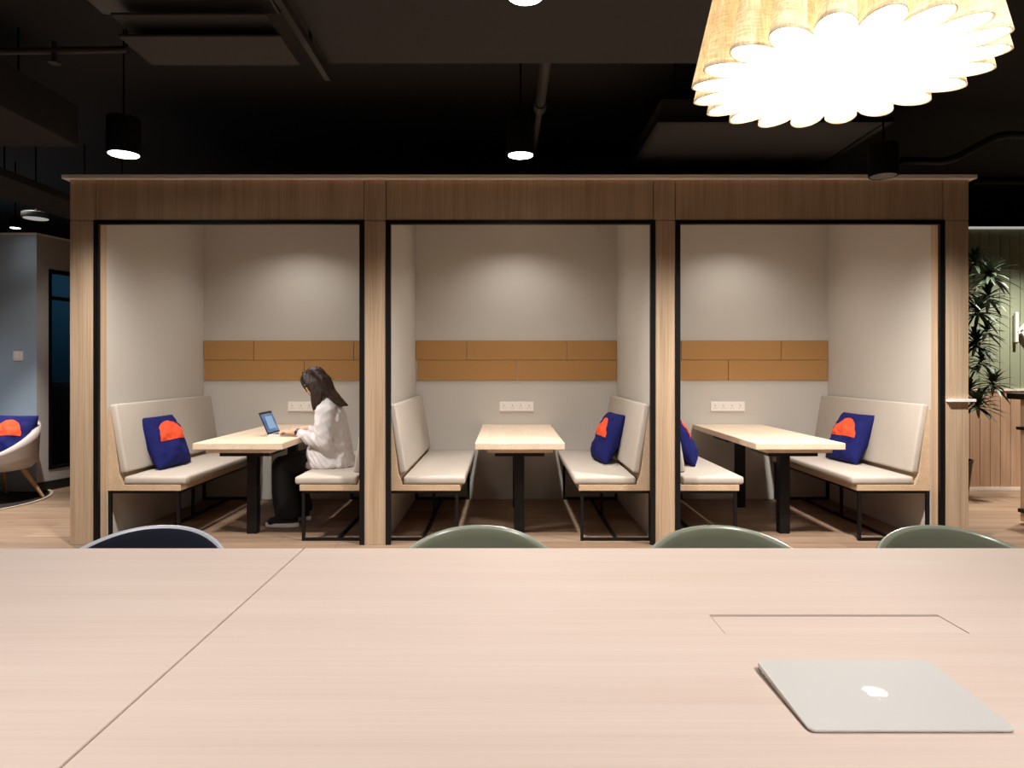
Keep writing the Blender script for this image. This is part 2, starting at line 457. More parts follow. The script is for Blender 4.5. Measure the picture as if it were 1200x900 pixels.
# ---------------------------------------------------------------- benches
BL = .822
def make_bench(label):
    t = thing('bench', label, 'bench', (0, 0, 0), 0, 'upholstered booth benches')
    bm = bmesh.new()
    prism(bm, [(.003, .38), (.555, .38), (.555, .426), (.118, .426), (.092, .50), (.028, 1.00), (.003, 1.00)], -BL, BL, 'y', .002, seg=1)
    obj('wood_body', bm, M['oak_bench'], t)
    bm = bmesh.new(); box(bm, .125, .592, -BL - .004, BL + .004, .427, .487, .02, 4)
    obj('seat_cushion', bm, M['uphol'], t, True)
    R = Matrix.Translation((.127, 0, .515)) @ Matrix.Rotation(-math.atan2(.085, .52), 4, 'Y')
    bm = bmesh.new(); box(bm, -.032, .026, -BL - .004, BL + .004, 0, .525, .018, 4, mat=R)
    obj('back_cushion', bm, M['uphol'], t, True)
    s = .011
    for y in (-BL + .02, BL - .02):
        obj('leg', B(.53 - s, .53 + s, y - s, y + s, .0, .36), M['steel'], t)
        obj('leg', B(.003, .025, y - s, y + s, .0, .36), M['steel'], t)
        obj('floor_rail', B(.025, .53 - s, y - s, y + s, .001, .022), M['steel'], t)
        obj('top_rail', B(.003, .541, y - s, y + s, .36, .381), M['steel'], t)
    obj('front_rail', B(.519, .541, -BL + .031, BL - .031, .36, .381), M['steel'], t)
    obj('long_floor_rail', B(.26, .282, -BL + .031, BL - .031, .001, .022), M['steel'], t)
    obj('center_leg', B(.26, .282, -s, s, .022, .381), M['steel'], t)
    return t
BY = 5.972
bl = ['greige bench at the far left with a navy cushion on it', 'greige bench the person in white is sitting on',
      'empty greige bench on the left of the middle booth', 'greige bench on the right of the middle booth, navy cushion on it',
      'greige bench on the left of the right booth, partly behind the post', 'greige bench at the far right with a navy cushion on it']
bench0 = None
for i, (a, b) in enumerate(WL):
    for k, (x, r) in enumerate(((a, 0), (b, PI))):
        lab = bl[2 * i + k]
        if bench0 is None: bench0 = make_bench(lab); c = bench0
        else: c = dup(bench0, label=lab)
        c.location = (x, BY, 0); c.rotation_euler = (0, 0, r)

# ---------------------------------------------------------------- booth tables
def make_btable(label):
    t = thing('booth_table', label, 'table', (0, 0, 0), 0, 'oak booth tables')
    y0, y1 = 5.095, 6.795; w = .336
    obj('tabletop', B(-w, w, y0, y1, .697, .745, .003, 1), M['oak_top'], t)
    obj('subframe', B(-w + .09, w - .09, y0 + .02, y1 - .02, .670, .697), M['oak_top'], t)
    for y in (5.42, 6.42):
        obj('bracket', B(-.19, .19, y - .19, y + .19, .630, .670), M['steel'], t)
        obj('leg', B(-.04, .04, y - .04, y + .04, 0, .63, .003, 1), M['steel'], t)
    return t
cx = [-2.005, .104, 2.199]
tb0 = make_btable('oak table on black legs in front of the seated person')
tb0.location = (cx[0], 0, 0)
dup(tb0, (cx[1], 0, 0), 0, 'empty oak table on black legs in the middle booth')
dup(tb0, (cx[2], 0, 0), 0, 'empty oak table on black legs in the right booth')

# ---------------------------------------------------------------- scatter cushions
def make_cushion(label):
    """square cushion standing on its lower edge, face towards +x; origin at the lower edge centre"""
    t = thing('cushion', label, 'cushion', (0, 0, 0), 0, 'navy cushions with a coral half disc')
    n = 30; W = .222; T = .078
    def surf(u, v, s):
        e = (max(0, 1 - abs(u) ** 3.4) * max(0, 1 - abs(v) ** 3.4)) ** .5
        wr = .012 * noise.noise(Vector((u * 2.2 + 3, v * 2.6, s * 1.7))) + .005 * noise.noise(Vector((u * 6 + 1, v * 7, s)))
        pin = 1 - .02 * (1 - abs(v)) * abs(u) ** 3
        pin2 = 1 - .02 * (1 - abs(u)) * abs(v) ** 3
        return Vector((s * (T * e + .004 + wr * e * 2.0), u * W * pin, W + v * W * pin2))
    bm = bmesh.new(); gr = {}
    for s in (1, -1):
        for i in range(n + 1):
            for j in range(n + 1):
                gr[s, i, j] = bm.verts.new(surf(2 * i / n - 1, 2 * j / n - 1, s))
        for i in range(n):
            for j in range(n):
                bm.faces.new((gr[s, i, j], gr[s, i + 1, j], gr[s, i + 1, j + 1], gr[s, i, j + 1]))
    for i in range(n):
        for a, b in (((i, 0), (i + 1, 0)), ((i, n), (i + 1, n)), ((0, i), (0, i + 1)), ((n, i), (n, i + 1))):
            bm.faces.new((gr[1, a[0], a[1]], gr[1, b[0], b[1]], gr[-1, b[0], b[1]], gr[-1, a[0], a[1]]))
    obj('cover', bm, M['navy'], t, True)
    bm = bmesh.new(); R = .76; rings = []; na = 36; nr = 10
    for k in range(nr + 1):
        rr = R * k / nr
        rings.append([bm.verts.new(surf(rr * math.cos(PI * q / na), -.06 + rr * math.sin(PI * q / na), 1) + Vector((.0035, 0, 0))) for q in range(na + 1)])
    for a, b in zip(rings[1:], rings[2:]):
        for q in range(na): bm.faces.new((a[q], a[q + 1], b[q + 1], b[q]))
    for q in range(na): bm.faces.new((rings[0][q], rings[1][q], rings[1][q + 1]))
    bmesh.ops.remove_doubles(bm, verts=bm.verts, dist=1e-5)
    o = obj('half_disc', bm, M['coral'], t, True); o['label'] = 'coral half disc sewn on the front'
    return t
cu = make_cushion('navy cushion with coral half disc on the far left bench')
# columns: location, yaw (0 faces +x, pi faces -x), backward lean
def place(o, loc, yaw, lean):
    o.location = loc
    o.rotation_euler = (Matrix.Rotation(yaw, 3, 'Z') @ Matrix.Rotation(-lean, 3, 'Y')).to_euler()
place(cu, (-2.745, 5.67, .494), math.radians(-6), math.radians(23))
c2 = dup(cu, label='navy cushion leaning on the right bench of the middle booth')
place(c2, (.81, 5.98, .494), PI + math.radians(7), math.radians(22))
c3 = dup(cu, label='navy cushion seen edge on, beside the post of the right booth')
place(c3, (1.60, 5.86, .494), math.radians(-10), math.radians(26))
c4 = dup(cu, label='navy cushion with coral half disc on the far right bench')
place(c4, (2.925, 5.97, .494), PI + math.radians(6), math.radians(23))

# ---------------------------------------------------------------- foreground meeting tables
ZTAB = .74; YF, YN = 2.165, .80
def table_legs(t, xs):
    for x in xs:
        for y in (YN + .12, YF - .35):
            obj('leg', B(x - .03, x + .03, y - .03, y + .03, 0, ZTAB - .034, .002, 1), M['steel'], t)
t = thing('meeting_table', 'pale oak meeting table segment to the left of the dark joint', 'table', (0, 0, 0), 0, 'meeting table segments')
obj('tabletop', B(-2.9, -.6415, YN, YF, ZTAB - .034, ZTAB, .0015, 1), M['table'], t)
table_legs(t, (-2.75, -.8))
tr = thing('meeting_table', 'pale oak meeting table segment carrying the closed silver laptop', 'table', (0, 0, 0), 0, 'meeting table segments')
lx0, lx1, ly0, ly1 = .471, 1.001, 1.472, 1.585
bm = bmesh.new(); z0, z1 = ZTAB - .034, ZTAB
xs = [-.6365, lx0, lx1, 2.5]; ys = [YN, ly0, ly1, YF]
vv = {}
for kz, z in enumerate((z0, z1)):
    for i, x in enumerate(xs):
        for j, y in enumerate(ys): vv[i, j, kz] = bm.verts.new((x, y, z))
for i in range(3):
    for j in range(3):
        if (i, j) == (1, 1): continue
        bm.faces.new((vv[i, j, 1], vv[i + 1, j, 1], vv[i + 1, j + 1, 1], vv[i, j + 1, 1]))
        bm.faces.new((vv[i, j, 0], vv[i, j + 1, 0], vv[i + 1, j + 1, 0], vv[i + 1, j, 0]))
def wallq(a, b): bm.faces.new((vv[a[0], a[1], 0], vv[b[0], b[1], 0], vv[b[0], b[1], 1], vv[a[0], a[1], 1]))
for i in range(3): wallq((i, 0), (i + 1, 0)); wallq((i + 1, 3), (i, 3)); wallq((0, i + 1), (0, i)); wallq((3, i), (3, i + 1))
wallq((1, 1), (1, 2)); wallq((1, 2), (2, 2)); wallq((2, 2), (2, 1)); wallq((2, 1), (1, 1))
obj('tabletop', bm, M['table'], tr)
fl = obj('cable_flap', B(lx0 + .0018, lx1 - .0018, ly0 + .0015, ly1 - .011, ZTAB - .02, ZTAB - .0005, .0008, 1), M['table'], tr)
bm = bmesh.new()
box(bm, lx0 - .01, lx1 + .01, ly0 - .01, ly1 + .01, ZTAB - .10, ZTAB - .094)
box(bm, lx0 - .01, lx1 + .01, ly1, ly1 + .01, ZTAB - .094, ZTAB - .034); box(bm, lx0 - .01, lx1 + .01, ly0 - .01, ly0, ZTAB - .094, ZTAB - .034)
box(bm, lx0 - .01, lx0, ly0, ly1, ZTAB - .094, ZTAB - .034); box(bm, lx1, lx1 + .01, ly0, ly1, ZTAB - .094, ZTAB - .034)
obj('cable_tray', bm, M['steel'], tr)
table_legs(tr, (-.48, 2.35))

# ---------------------------------------------------------------- closed laptop
t = thing('laptop', 'closed silver laptop with a white fruit emblem on the pale table', 'laptop', (.639, 1.184, ZTAB))
LW, LD = .163, .1145
def rrect(hw, hd, r, n=6):
    p = []
    for cx_, cy_, a0 in ((hw - r, hd - r, 0), (-hw + r, hd - r, 90), (-hw + r, -hd + r, 180), (hw - r, -hd + r, 270)):
        for k in range(n + 1):
            a = math.radians(a0 + 90 * k / n); p.append((cx_ + r * math.cos(a), cy_ + r * math.sin(a)))
    return p
def slab(pts, zl, zh, shrink=.0):
    bm = bmesh.new()
    a = [bm.verts.new((x * (1 - shrink), y * (1 - shrink), zl(y))) for x, y in pts]; b = [bm.verts.new((x, y, zh(y))) for x, y in pts]
    bm.faces.new(a[::-1]); bm.faces.new(b)
    for i in range(len(pts)): bm.faces.new((a[i], a[(i + 1) % len(a)], b[(i + 1) % len(a)], b[i]))
    return bm
u = lambda y: (y + LD) / (2 * LD)
pts = rrect(LW, LD, .011)
lid_lo = lambda y: .0042 + .0085 * u(y); lid_hi = lambda y: .0062 + .0110 * u(y)
obj('base', slab(pts, lambda y: .0016, lambda y: .0036 + .0083 * u(y), .012), M['alu'], t)
bm = slab(pts, lid_lo, lid_hi)
bmesh.ops.bevel(bm, geom=[e for e in bm.edges if all(abs(v.co.z - lid_hi(v.co.y)) < 1e-5 for v in e.verts)], offset=.0009, segments=2, affect='EDGES')
obj('lid', bm, M['alu'], t, True, 30)
for x in (-.13, .13):
    for y in (-.09, .09): lathe_b = bmesh.new(); lathe(lathe_b, [(.006, 0), (.006, .002)], (x, y, 0), 12); obj('foot', lathe_b, M['plastic_dark'], t)
for y, w in ((.098, .008), (.076, .004), (.060, .006), (.046, .003)):
    obj('port', B(-LW * .992 - .0005, -LW * .985, y - w, y + w, .0045, .0085), M['plastic_dark'], t)
# bitten fruit emblem with a leaf towards the front edge
out = []
for k in range(72):
    a = 2 * PI * k / 72
    r = 1 + .10 * math.cos(2 * a) * .6
    x, y = math.cos(a) * .95 * r, math.sin(a) * .95
    if y > .55: y -= .26 * math.exp(-(x / .28) ** 2)
    if y < -.6: y += .14 * math.exp(-(x / .22) ** 2)
    x *= 1 + .12 * y * .6
    dx, dy = x - 1.22, y - .12
    q = math.hypot(dx, dy)
    if q < .52: x, y = 1.22 + dx / q * .52, .12 + dy / q * .52
    out.append((x, y))
leaf = [(.04 + .20 * (1 - math.cos(s)) * .9 - (.0), 1.02 + 0) for s in ()]
lf = []
for k in range(12):
    s = k / 11; lf.append((.02 + .42 * s, .98 + .50 * s ** .6))
for k in range(1, 11):
    s = 1 - k / 11; lf.append((.02 + .42 * s, .98 + .50 * s ** 2.0))
bm = bmesh.new(); S = .021
def emblem(poly):
    vs = [bm.verts.new((-x * S, -y * S, lid_hi(-y * S) + .00025)) for x, y in poly]
    f = bm.faces.new(vs); r = bmesh.ops.extrude_face_region(bm, geom=[f])
    for v in r['geom']:
        if isinstance(v, bmesh.types.BMVert): v.co.z -= .0004
emblem(out); emblem(lf)
bmesh.ops.triangulate(bm, faces=[f for f in bm.faces if len(f.verts) > 4])
o = obj('emblem', bm, M['logo'], t); o['label'] = 'white emblem'

# ---------------------------------------------------------------- tub chairs tucked behind the table
def make_tub(label, sm, pm):
    t = thing('tub_chair', label, 'chair', (0, 0, 0), 0, 'tub chairs behind the meeting table')
    N = 72
    def rim(a):
        c = math.cos(a)                        # a = 0 at the back (+y)
        if c > 0: return .650 + .098 * c ** 1.6
        k = min(1, -c / .85); k = k * k * (3 - 2 * k)
        return .650 * (1 - k) + .455 * k
    def pt(a, v, off=0.0, drop=0.0):
        z1 = rim(a) - drop
        R = .30 - off; sx = math.copysign(abs(math.sin(a)) ** .9, math.sin(a))
        prof = [(0, .425), (.45, .428), (.70, .437), (.84, .465), (.92, .52)]
        if v < .5:
            q = v / .5 * 4; i = min(3, int(q)); f = q - i
            s = prof[i][0] * (1 - f) + prof[i + 1][0] * f; z = prof[i][1] * (1 - f) + prof[i + 1][1] * f
            z = min(z, z1)
        else:
            f = (v - .5) / .5; s = .92 + .08 * f; z = min(.52, z1) * (1 - f) + z1 * f
        return Vector((s * R * sx, s * (.27 - off) * math.cos(a), z + off * (1 - min(1, v * 2)) * .9))
    V = 18
    def layers(bm, off0, off1, drop):
        def ring(v, off, dr): return [bm.verts.new(pt(2 * PI * k / N, v, off, dr)) for k in range(N)]
        seq = [ring(max(.02, q / V), off0, drop) for q in range(V + 1)]
        mid = [bm.verts.new((p.co + Vector((0, 0, .004))) * 1) for p in seq[-1]]
        inn = [ring(max(.02, q / V), off1, drop) for q in range(V, -1, -1)]
        for k in range(N):
            mid[k].co = (seq[-1][k].co + inn[0][k].co) / 2 + Vector((0, 0, .005))
        allr = seq + [mid] + inn
        for a, b in zip(allr, allr[1:]):
            for k in range(N): bm.faces.new((a[k], a[(k + 1) % N], b[(k + 1) % N], b[k]))
        bm.faces.new(seq[0]); bm.faces.new(inn[-1][::-1])
    bm = bmesh.new(); layers(bm, 0, .013, 0); obj('shell', bm, sm, t, True)
    bm = bmesh.new(); layers(bm, .0135, .024, .009); obj('inner_pad', bm, pm, t, True)
    for sx in (-1, 1):
        for sy in (-1, 1):
            bm = bmesh.new(); tube(bm, [(sx * .13, sy * .12, .428), (sx * .22, sy * .21, 0)], [.017, .012], 12)
            obj('leg', bm, M['leg_wood'], t, True, 40)
    return t
CY = 2.165
k1 = make_tub('pale grey tub chair with a dark navy inside', M['shell_grey'], M['pad_navy']); k1.location = (-1.20, CY, 0)
k2 = make_tub('sage green tub chair nearest the middle booth, second from the left', M['shell_green'], M['pad_green']); k2.location = (-.095, CY, 0)
dup(k2, (.735, CY, 0), 0, 'sage green tub chair in front of the post between middle and right booths')
dup(k2, (1.505, CY, 0), 0, 'sage green tub chair at the far right, below the right booth corner')
k1.rotation_euler.z = math.radians(4)

# ---------------------------------------------------------------- pleated pendant lamp
PX, PY, PZ, PR = .786, 1.614, 1.997, .3375
t = thing('pendant_lamp', 'large pleated linen pendant lamp glowing over the meeting table', 'pendant lamp', (PX, PY, PZ))
NL = 20; NS = NL * 16
def pr(a, R): return R * (.755 + .245 * abs(math.sin(NL * a / 2)) ** .58)
def shade(bm, inset):
    rows = []
    for q in range(9):
        z = .52 * q / 8; R = PR - z * .235 - inset
        rows.append([bm.verts.new((pr(2 * PI * k / NS, R) * math.cos(2 * PI * k / NS), pr(2 * PI * k / NS, R) * math.sin(2 * PI * k / NS), z)) for k in range(NS)])
    for a, b in zip(rows, rows[1:]):
        for k in range(NS): bm.faces.new((a[k], a[(k + 1) % NS], b[(k + 1) % NS], b[k]))
    return rows
bm = bmesh.new(); ra = shade(bm, 0); rb = shade(bm, .004)
for k in range(NS):
    bm.faces.new((ra[0][k], rb[0][k], rb[0][(k + 1) % NS], ra[0][(k + 1) % NS])); bm.faces.new((ra[-1][k], ra[-1][(k + 1) % NS], rb[-1][(k + 1) % NS], rb[-1][k]))
obj('shade', bm, M['linen'], t, True, 50)
bm = bmesh.new(); vs = [bm.verts.new((pr(2 * PI * k / NS, PR - .0065) * math.cos(2 * PI * k / NS), pr(2 * PI * k / NS, PR - .0065) * math.sin(2 * PI * k / NS), .008)) for k in range(NS)]
c0 = bm.verts.new((0, 0, .008))
for k in range(NS): bm.faces.new((c0, vs[(k + 1) % NS], vs[k]))
r = bmesh.ops.extrude_face_region(bm, geom=list(bm.faces))
for v in r['geom']:
    if isinstance(v, bmesh.types.BMVert): v.co.z += .003
obj('diffuser', bm, M['diffuser'], t)
bm = bmesh.new(); lathe(bm, [(.21, 0), (.21, .006)], (0, 0, .515), 40); obj('top_plate', bm, M['plastic_white'], t)
bm = bmesh.new(); tube(bm, [(0, 0, .52), (0, 0, 3.39 - PZ)], .004, 8); obj('cord', bm, M['plastic_dark'], t)

# ---------------------------------------------------------------- downlights
def spot(name, loc, power, size, blend=.6, col=(1, .93, .84), rad=.05, rot=(0, 0, 0), parent=None):
    l = bpy.data.lights.new(name, 'SPOT'); l.energy = power; l.spot_size = math.radians(size); l.spot_blend = blend; l.color = col; l.shadow_soft_size = rad
    o = bpy.data.objects.new(name, l); COL.objects.link(o); o.location = loc; o.rotation_euler = rot
    return o
def downlight(px, py, d, dia, label, power, size, lens='lens', drop=True, col=(1, .95, .89), length=.22, tilt=0):
    x, z = (px - VX) * d / F, H + (VY - py) * d / F
    t = thing('ceiling_spotlight', label, 'spotlight', (x, d, z), 0, 'cylinder spotlights on the black ceiling')
    r = dia / 2
    bm = bmesh.new()
    lathe(bm, [(r * .96, .014), (r * .98, 0), (r * 1.06, -.004), (r * 1.08, .0), (r * 1.08, length), (r * .9, length + .006)], n=40)
    obj('housing', bm, M['soot'], t, True, 40)
    bm = bmesh.new(); lathe(bm, [(r * .955, 0), (r * .955, .004)], (0, 0, .0015 - .004), 40); obj('lens', bm, M[lens], t)
    bm = bmesh.new(); tube(bm, [(0, 0, length), (0, 0, 3.39 - z)], .006, 8); obj('rod', bm, M['soot'], t)
    if power: spot('spotlight_beam', (x, d, z - .02), power, size, 1.0, col, r * .8, (math.radians(tilt), 0, 0))
    return t
downlight(145, 181, 4.2, .178, 'lit round spotlight above the left booth', 370, 139, tilt=8)
downlight(610, 182, 4.2, .156, 'lit round spotlight above the middle booth', 370, 139, tilt=8)
downlight(616, -5, 2.6, .14, 'lit spotlight at the top edge, above the middle', 40, 100)
downlight(1035, 206, 4.2, .155, 'dark can spotlight hanging before the right end of the cap', 500, 148, 'lens_off', length=.19, tilt=8)
downlight(42, 256, 6.3, .21, 'dim round fitting over the left wall corner', 0, 0, 'lens_dim', length=.05)
downlight(18, 267, 6.9, .09, 'tiny lit spotlight at the far left', 1.5, 120, 'lens', length=.1)
# lamps in the booth ceilings
for i in range(3):
    x = (WL[i][0] + WL[i][1]) / 2
    t = thing('booth_downlight', 'recessed downlight in the ceiling of the %s booth' % booth_name[i], 'downlight', (x, 6.2, 2.735), 0, 'recessed booth downlights')
    bm = bmesh.new(); lathe(bm, [(.045, -.001), (.06, -.001), (.062, -.006), (.045, -.006)], n=32); obj('ring', bm, M['plastic_white'], t)
    bm = bmesh.new(); lathe(bm, [(.044, -.004), (.044, -.002)], n=32); obj('lens', bm, M['lens'], t)
    spot('booth_beam', (x, 6.2, 2.70), 31, 142, .9, (1, .95, .88), .009)
    spot('booth_core_beam', (x, 5.96, 2.70), 64, 58, .7, (1, .96, .91), .009)
# spots without fixtures: fills added for table and left walls, then side downlights
spot('table_fill', (-1.7, -.1, 3.2), 390, 84, .9, (1, .97, .95), .15, (math.radians(30), 0, 0))  # unseen fill added behind the viewer to brighten the meeting table
spot('table_fill', (1.2, -.2, 3.2), 290, 84, .9, (1, .97, .95), .15, (math.radians(30), 0, 0))  # second added fill, set back so the pendant's shadow misses the table
spot('left_wall_fill', (-5.5, 5.3, 2.7), 100, 130, .9, (.74, .87, 1.0), .08)  # added cool fill for the walls at far left, no lamp there
spot('lounge_fill', (-3.85, 5.9, 2.95), 85, 150, .9, (1, .95, .90), .06)  # added ambient wash to lift the pale grey wall, no fixture
spot('lounge_beam', (-4.4, 6.15, 3.0), 640, 70, .7, (1, .93, .84), .06)
spot('sign_beam', (5.35, 6.55, 3.1), 370, 90, .8, (1, .94, .84), .05)
spot('floor_beam', (4.6, 6.3, 3.1), 380, 80, .8, (1, .93, .84), .06)
lp = bpy.data.lights.new('pendant_bulb', 'POINT'); lp.energy = 14; lp.color = (1, .90, .76); lp.shadow_soft_size = .06
lo = bpy.data.objects.new('pendant_bulb', lp); COL.objects.link(lo); lo.location = (PX, PY, PZ + .22)

# ---------------------------------------------------------------- ceiling services
def P3(px, py, d): return Vector(((px - VX) * d / F, d, H + (VY - py) * d / F))
t = thing('air_conditioner', 'dark ceiling air conditioning unit at the upper left', 'air conditioner', (-1.34, 3.0, 2.75))
obj('housing', B(-.42, .36, -.35, -.02, .10, .45, .01, 2), M['plastic_dark'], t)
obj('front_flap', B(-.346, .36, -.034, .25, .0, .012, .003, 1), M['black_panel'], t)
obj('upper_flap', B(-.33, .33, -.12, .05, .05, .062, .003, 1), M['black_panel'], t)
bm = bmesh.new()
for k in range(5): box(bm, -.38, .36, -.36, -.349, .14 + k * .05, .16 + k * .05)
obj('grille', bm, M['steel'], t)
for x in (-.30, .30):
    bm = bmesh.new(); tube(bm, [(x, -.2, .45), (x, -.2, 3.39 - 2.75)], .006, 8); obj('hanger', bm, M['pipe'], t)
ad = obj('air_duct', B(-.93, 1.02, 2.76, 3.57, 2.90, 3.30, .006, 1), M['duct'])
for x_ in (-.7, .8):
    for y_ in (2.9, 3.4):
        bm = bmesh.new(); tube(bm, [(x_, y_, 3.295), (x_, y_, 3.4)], .008, 8); obj('hanger', bm, M['soot'], ad)
tag(ad, 'wide dark flat duct across the top centre', 'duct')
bm = bmesh.new(); box(bm, -.965, -.935, 2.6, 3.64, 2.84, 2.88); box(bm, -.955, -.94, 2.7, 2.72, 2.88, 3.4); box(bm, -.955, -.94, 3.3, 3.32, 2.88, 3.4); o = obj('mounting_rail', bm, M['pipe']); tag(o, 'narrow dark rail beside the air conditioning unit', 'rail')
t = thing('ceiling_panel', 'large dark suspended panel above the right booth', 'ceiling panel', (1.69, 4.85, 2.85))
obj('board', B(-.71, .71, -.54, .54, .01, .16, .004, 1), M['duct'], t)
bm = bmesh.new()
for a in ((-.74, -.70, -.57, .57), (.70, .74, -.57, .57)): box(bm, *a, 0, .03)
for a in ((-.70, .70, -.57, -.53), (-.70, .70, .53, .57)): box(bm, *a, 0, .03)
obj('rim', bm, M['steel'], t)
for x in (-.6, .6):
    for y in (-.45, .45):
        bm = bmesh.new(); tube(bm, [(x, y, .16), (x, y, .54)], .006, 8); obj('hanger', bm, M['steel'], t)
t = thing('ceiling_pipe', 'dark pipe running back above the middle booth', 'pipe', (.217, 3.6, 2.98))
bm = bmesh.new(); tube(bm, [(0, 0, 0), (0, .75, 0)], .032, 16); obj('wide_section', bm, M['pipe'], t, True, 40)
bm = bmesh.new(); tube(bm, [(0, .75, 0), (0, 2.4, 0)], .02, 14); obj('narrow_section', bm, M['pipe'], t, True, 40)
bm = bmesh.new(); tube(bm, [(0, .70, 0), (0, .80, 0)], .042, 16); obj('collar', bm, M['pipe'], t, True, 40)
bm = bmesh.new(); tube(bm, [P3(1056, 188, 5.6), P3(1105, 189, 5.6), P3(1120, 185, 5.6), P3(1165, 161, 5.6), P3(1180, 158, 5.6), P3(1260, 158, 5.6)], .03, 14)
tag(obj('ceiling_pipe', bm, M['pipe'], None, True, 40), 'dark bent pipe at the upper right beside the can spotlight', 'pipe')
bm = bmesh.new(); tube(bm, [P3(1000, 158, 6.4), P3(1300, 152, 6.4)], .028, 14)
tag(obj('ceiling_pipe', bm, M['pipe'], None, True, 40), 'straight dark pipe behind the bent pipe at upper right', 'pipe')
bm = bmesh.new(); tube(bm, [P3(-40, 61, 3.6), P3(150, 58, 3.6)], .018, 14)
t = obj('sprinkler_pipe', bm, M['pipe'], None, True, 40); tag(t, 'thin dark pipe with a sprinkler head at the upper left', 'pipe')
bm = bmesh.new(); c = P3(64, 60, 3.6); tube(bm, [c + Vector((0, 0, .05)), c + Vector((0, 0, -.06))], .015, 12); lathe(bm, [(.03, -.065), (.03, -.06), (.01, -.055)], c, 16)
obj('sprinkler_head', bm, M['pipe'], t)
def hung(o, pts, z):
    for x, y in pts:
        bm = bmesh.new(); tube(bm, [(x, y, z), (x, y, 3.4)], .006, 8); obj('hanger', bm, M['soot'], o)
    return o
hung(t, [(-2.0, 3.6), (-2.75, 3.6)], 2.97)
hd1 = (obj('air_duct', B(-4.2, -2.88, 1.5, 4.6, 2.80, 3.07, .006, 1), M['black_ceiling'])); tag(hd1, 'large dark box duct along the upper left', 'duct'); hung(hd1, [(-3.0, 2.2), (-3.0, 4.2), (-4.0, 2.2), (-4.0, 4.2)], 3.06)
hd2 = obj('cable_tray', B(-4.0, -3.55, 4.7, 6.6, 2.66, 2.72, .004, 1), M['black_ceiling']); hung(hd2, [(-3.6, 4.9), (-3.95, 4.9), (-3.6, 6.4), (-3.95, 6.4)], 2.71); tag(hd2, 'low dark cable tray below the box duct at left', 'cable tray')
bm = bmesh.new(); tube(bm, [P3(1140, 213, 7.5), P3(1300, 213, 7.5)], .04, 14)
tag(obj('ceiling_pipe', bm, M['pipe'], None, True, 40), 'dark horizontal pipe over the sage board wall', 'pipe')

# ---------------------------------------------------------------- left side: walls, glazed door, switch
CXL, CYL = -4.91, 7.14
struct('wall_left_front', B(-8.9, CXL, CYL, CYL + .1, 0, 2.70), M['bluepaint'], 'grey blue wall behind the lounge chair at far left', 'wall')
ang = math.atan2(.10, .41)
def LW_(s, off, z): # along the receding wall
    return (CXL + s * math.sin(ang) + off * math.cos(ang), CYL + s * math.cos(ang) - off * math.sin(ang), z)
def lbox(bm, s0, s1, o0, o1, z0, z1):
    mtx = Matrix.Translation((CXL, CYL, 0)) @ Matrix.Rotation(-ang, 4, 'Z')
    return box(bm, o0, o1, s0, s1, z0, z1, mat=mtx)
bm = bmesh.new()
lbox(bm, 0, .14, -.1, 0, 0, 2.70); lbox(bm, .14, 1.05, -.1, 0, 2.36, 2.70); lbox(bm, .14, 1.05, -.1, 0, 0, .22); lbox(bm, 1.05, 5.2, -.1, 0, 0, 2.70)
struct('wall_left_receding', bm, M['lilacpaint'], 'pale grey wall with the glazed panel beside the left booth', 'wall')
bm = bmesh.new(); lbox(bm, 0, 5.2, -.1, .008, 2.70, 2.718); box(bm, -8.9, CXL + .008, CYL - .008, CYL + .1, 2.70, 2.718)
struct('trim_wall_top', bm, M['cap'], 'thin pale capping on the low walls at far left', 'trim')
bm = bmesh.new(); lbox(bm, 0, 5.2, 0, .012, 0, .10)
struct('baseboard_left', bm, M['plastic_dark'], 'dark skirting along the pale grey wall at left', 'baseboard')
w1 = thing('window_1', 'tall black framed glazed panel in the pale grey wall at left', 'window', (0, 0, 0), 0, None, 'structure')
bm = bmesh.new()
for a in ((.14, .175), (1.015, 1.05)): lbox(bm, *a, -.07, .008, .22, 2.36)
lbox(bm, .175, 1.015, -.07, .008, 2.325, 2.36); lbox(bm, .175, 1.015, -.07, .008, .22, .25); lbox(bm, .175, 1.015, -.06, .0, 2.04, 2.075)
obj('window_frame', bm, M['steel'], w1)
bm = bmesh.new(); lbox(bm, .175, 1.015, -.035, -.029, .25, 2.325); obj('window_pane', bm, M['glass'], w1)
struct('wall_left_room', B(-8.8, -4.3, 9.2, 9.3, 0, 2.70), M['teal'], 'teal wall seen through the glazed panel', 'wall')
t = thing('cabinet', 'dark brown cabinet behind the glazed panel', 'cabinet', (-6.4, 8.9, 0))
obj('body', B(-1.3, 1.3, -.25, .28, 0, 1.12, .004, 1), M['cabinet'], t)
for k in range(5): obj('door', B(-1.29 + k * .518, -1.29 + k * .518 + .508, -.27, -.25, .08, 1.08, .003, 1), M['cabinet'], t)
pl_ = bpy.data.lights.new('room_fill', 'POINT'); pl_.energy = 8; pl_.color = (.75, .88, 1); pl_.shadow_soft_size = .1  # point light added to show the space behind the glass dimly, no fixture
plo = bpy.data.objects.new('room_fill', pl_); COL.objects.link(plo); plo.location = (-6.2, 8.2, 2.5)
t = thing('light_switch', 'white light switch on the grey blue wall at left', 'light switch', (-5.1, CYL, 1.43))
obj('plate', B(-.05, .05, -.010, -.0005, -.05, .05, .003, 2), M['plastic_white'], t)
for k in (-.022, .022): obj('rocker', B(k - .017, k + .017, -.015, -.009, -.032, .032, .002, 1), M['plastic_white'], t)

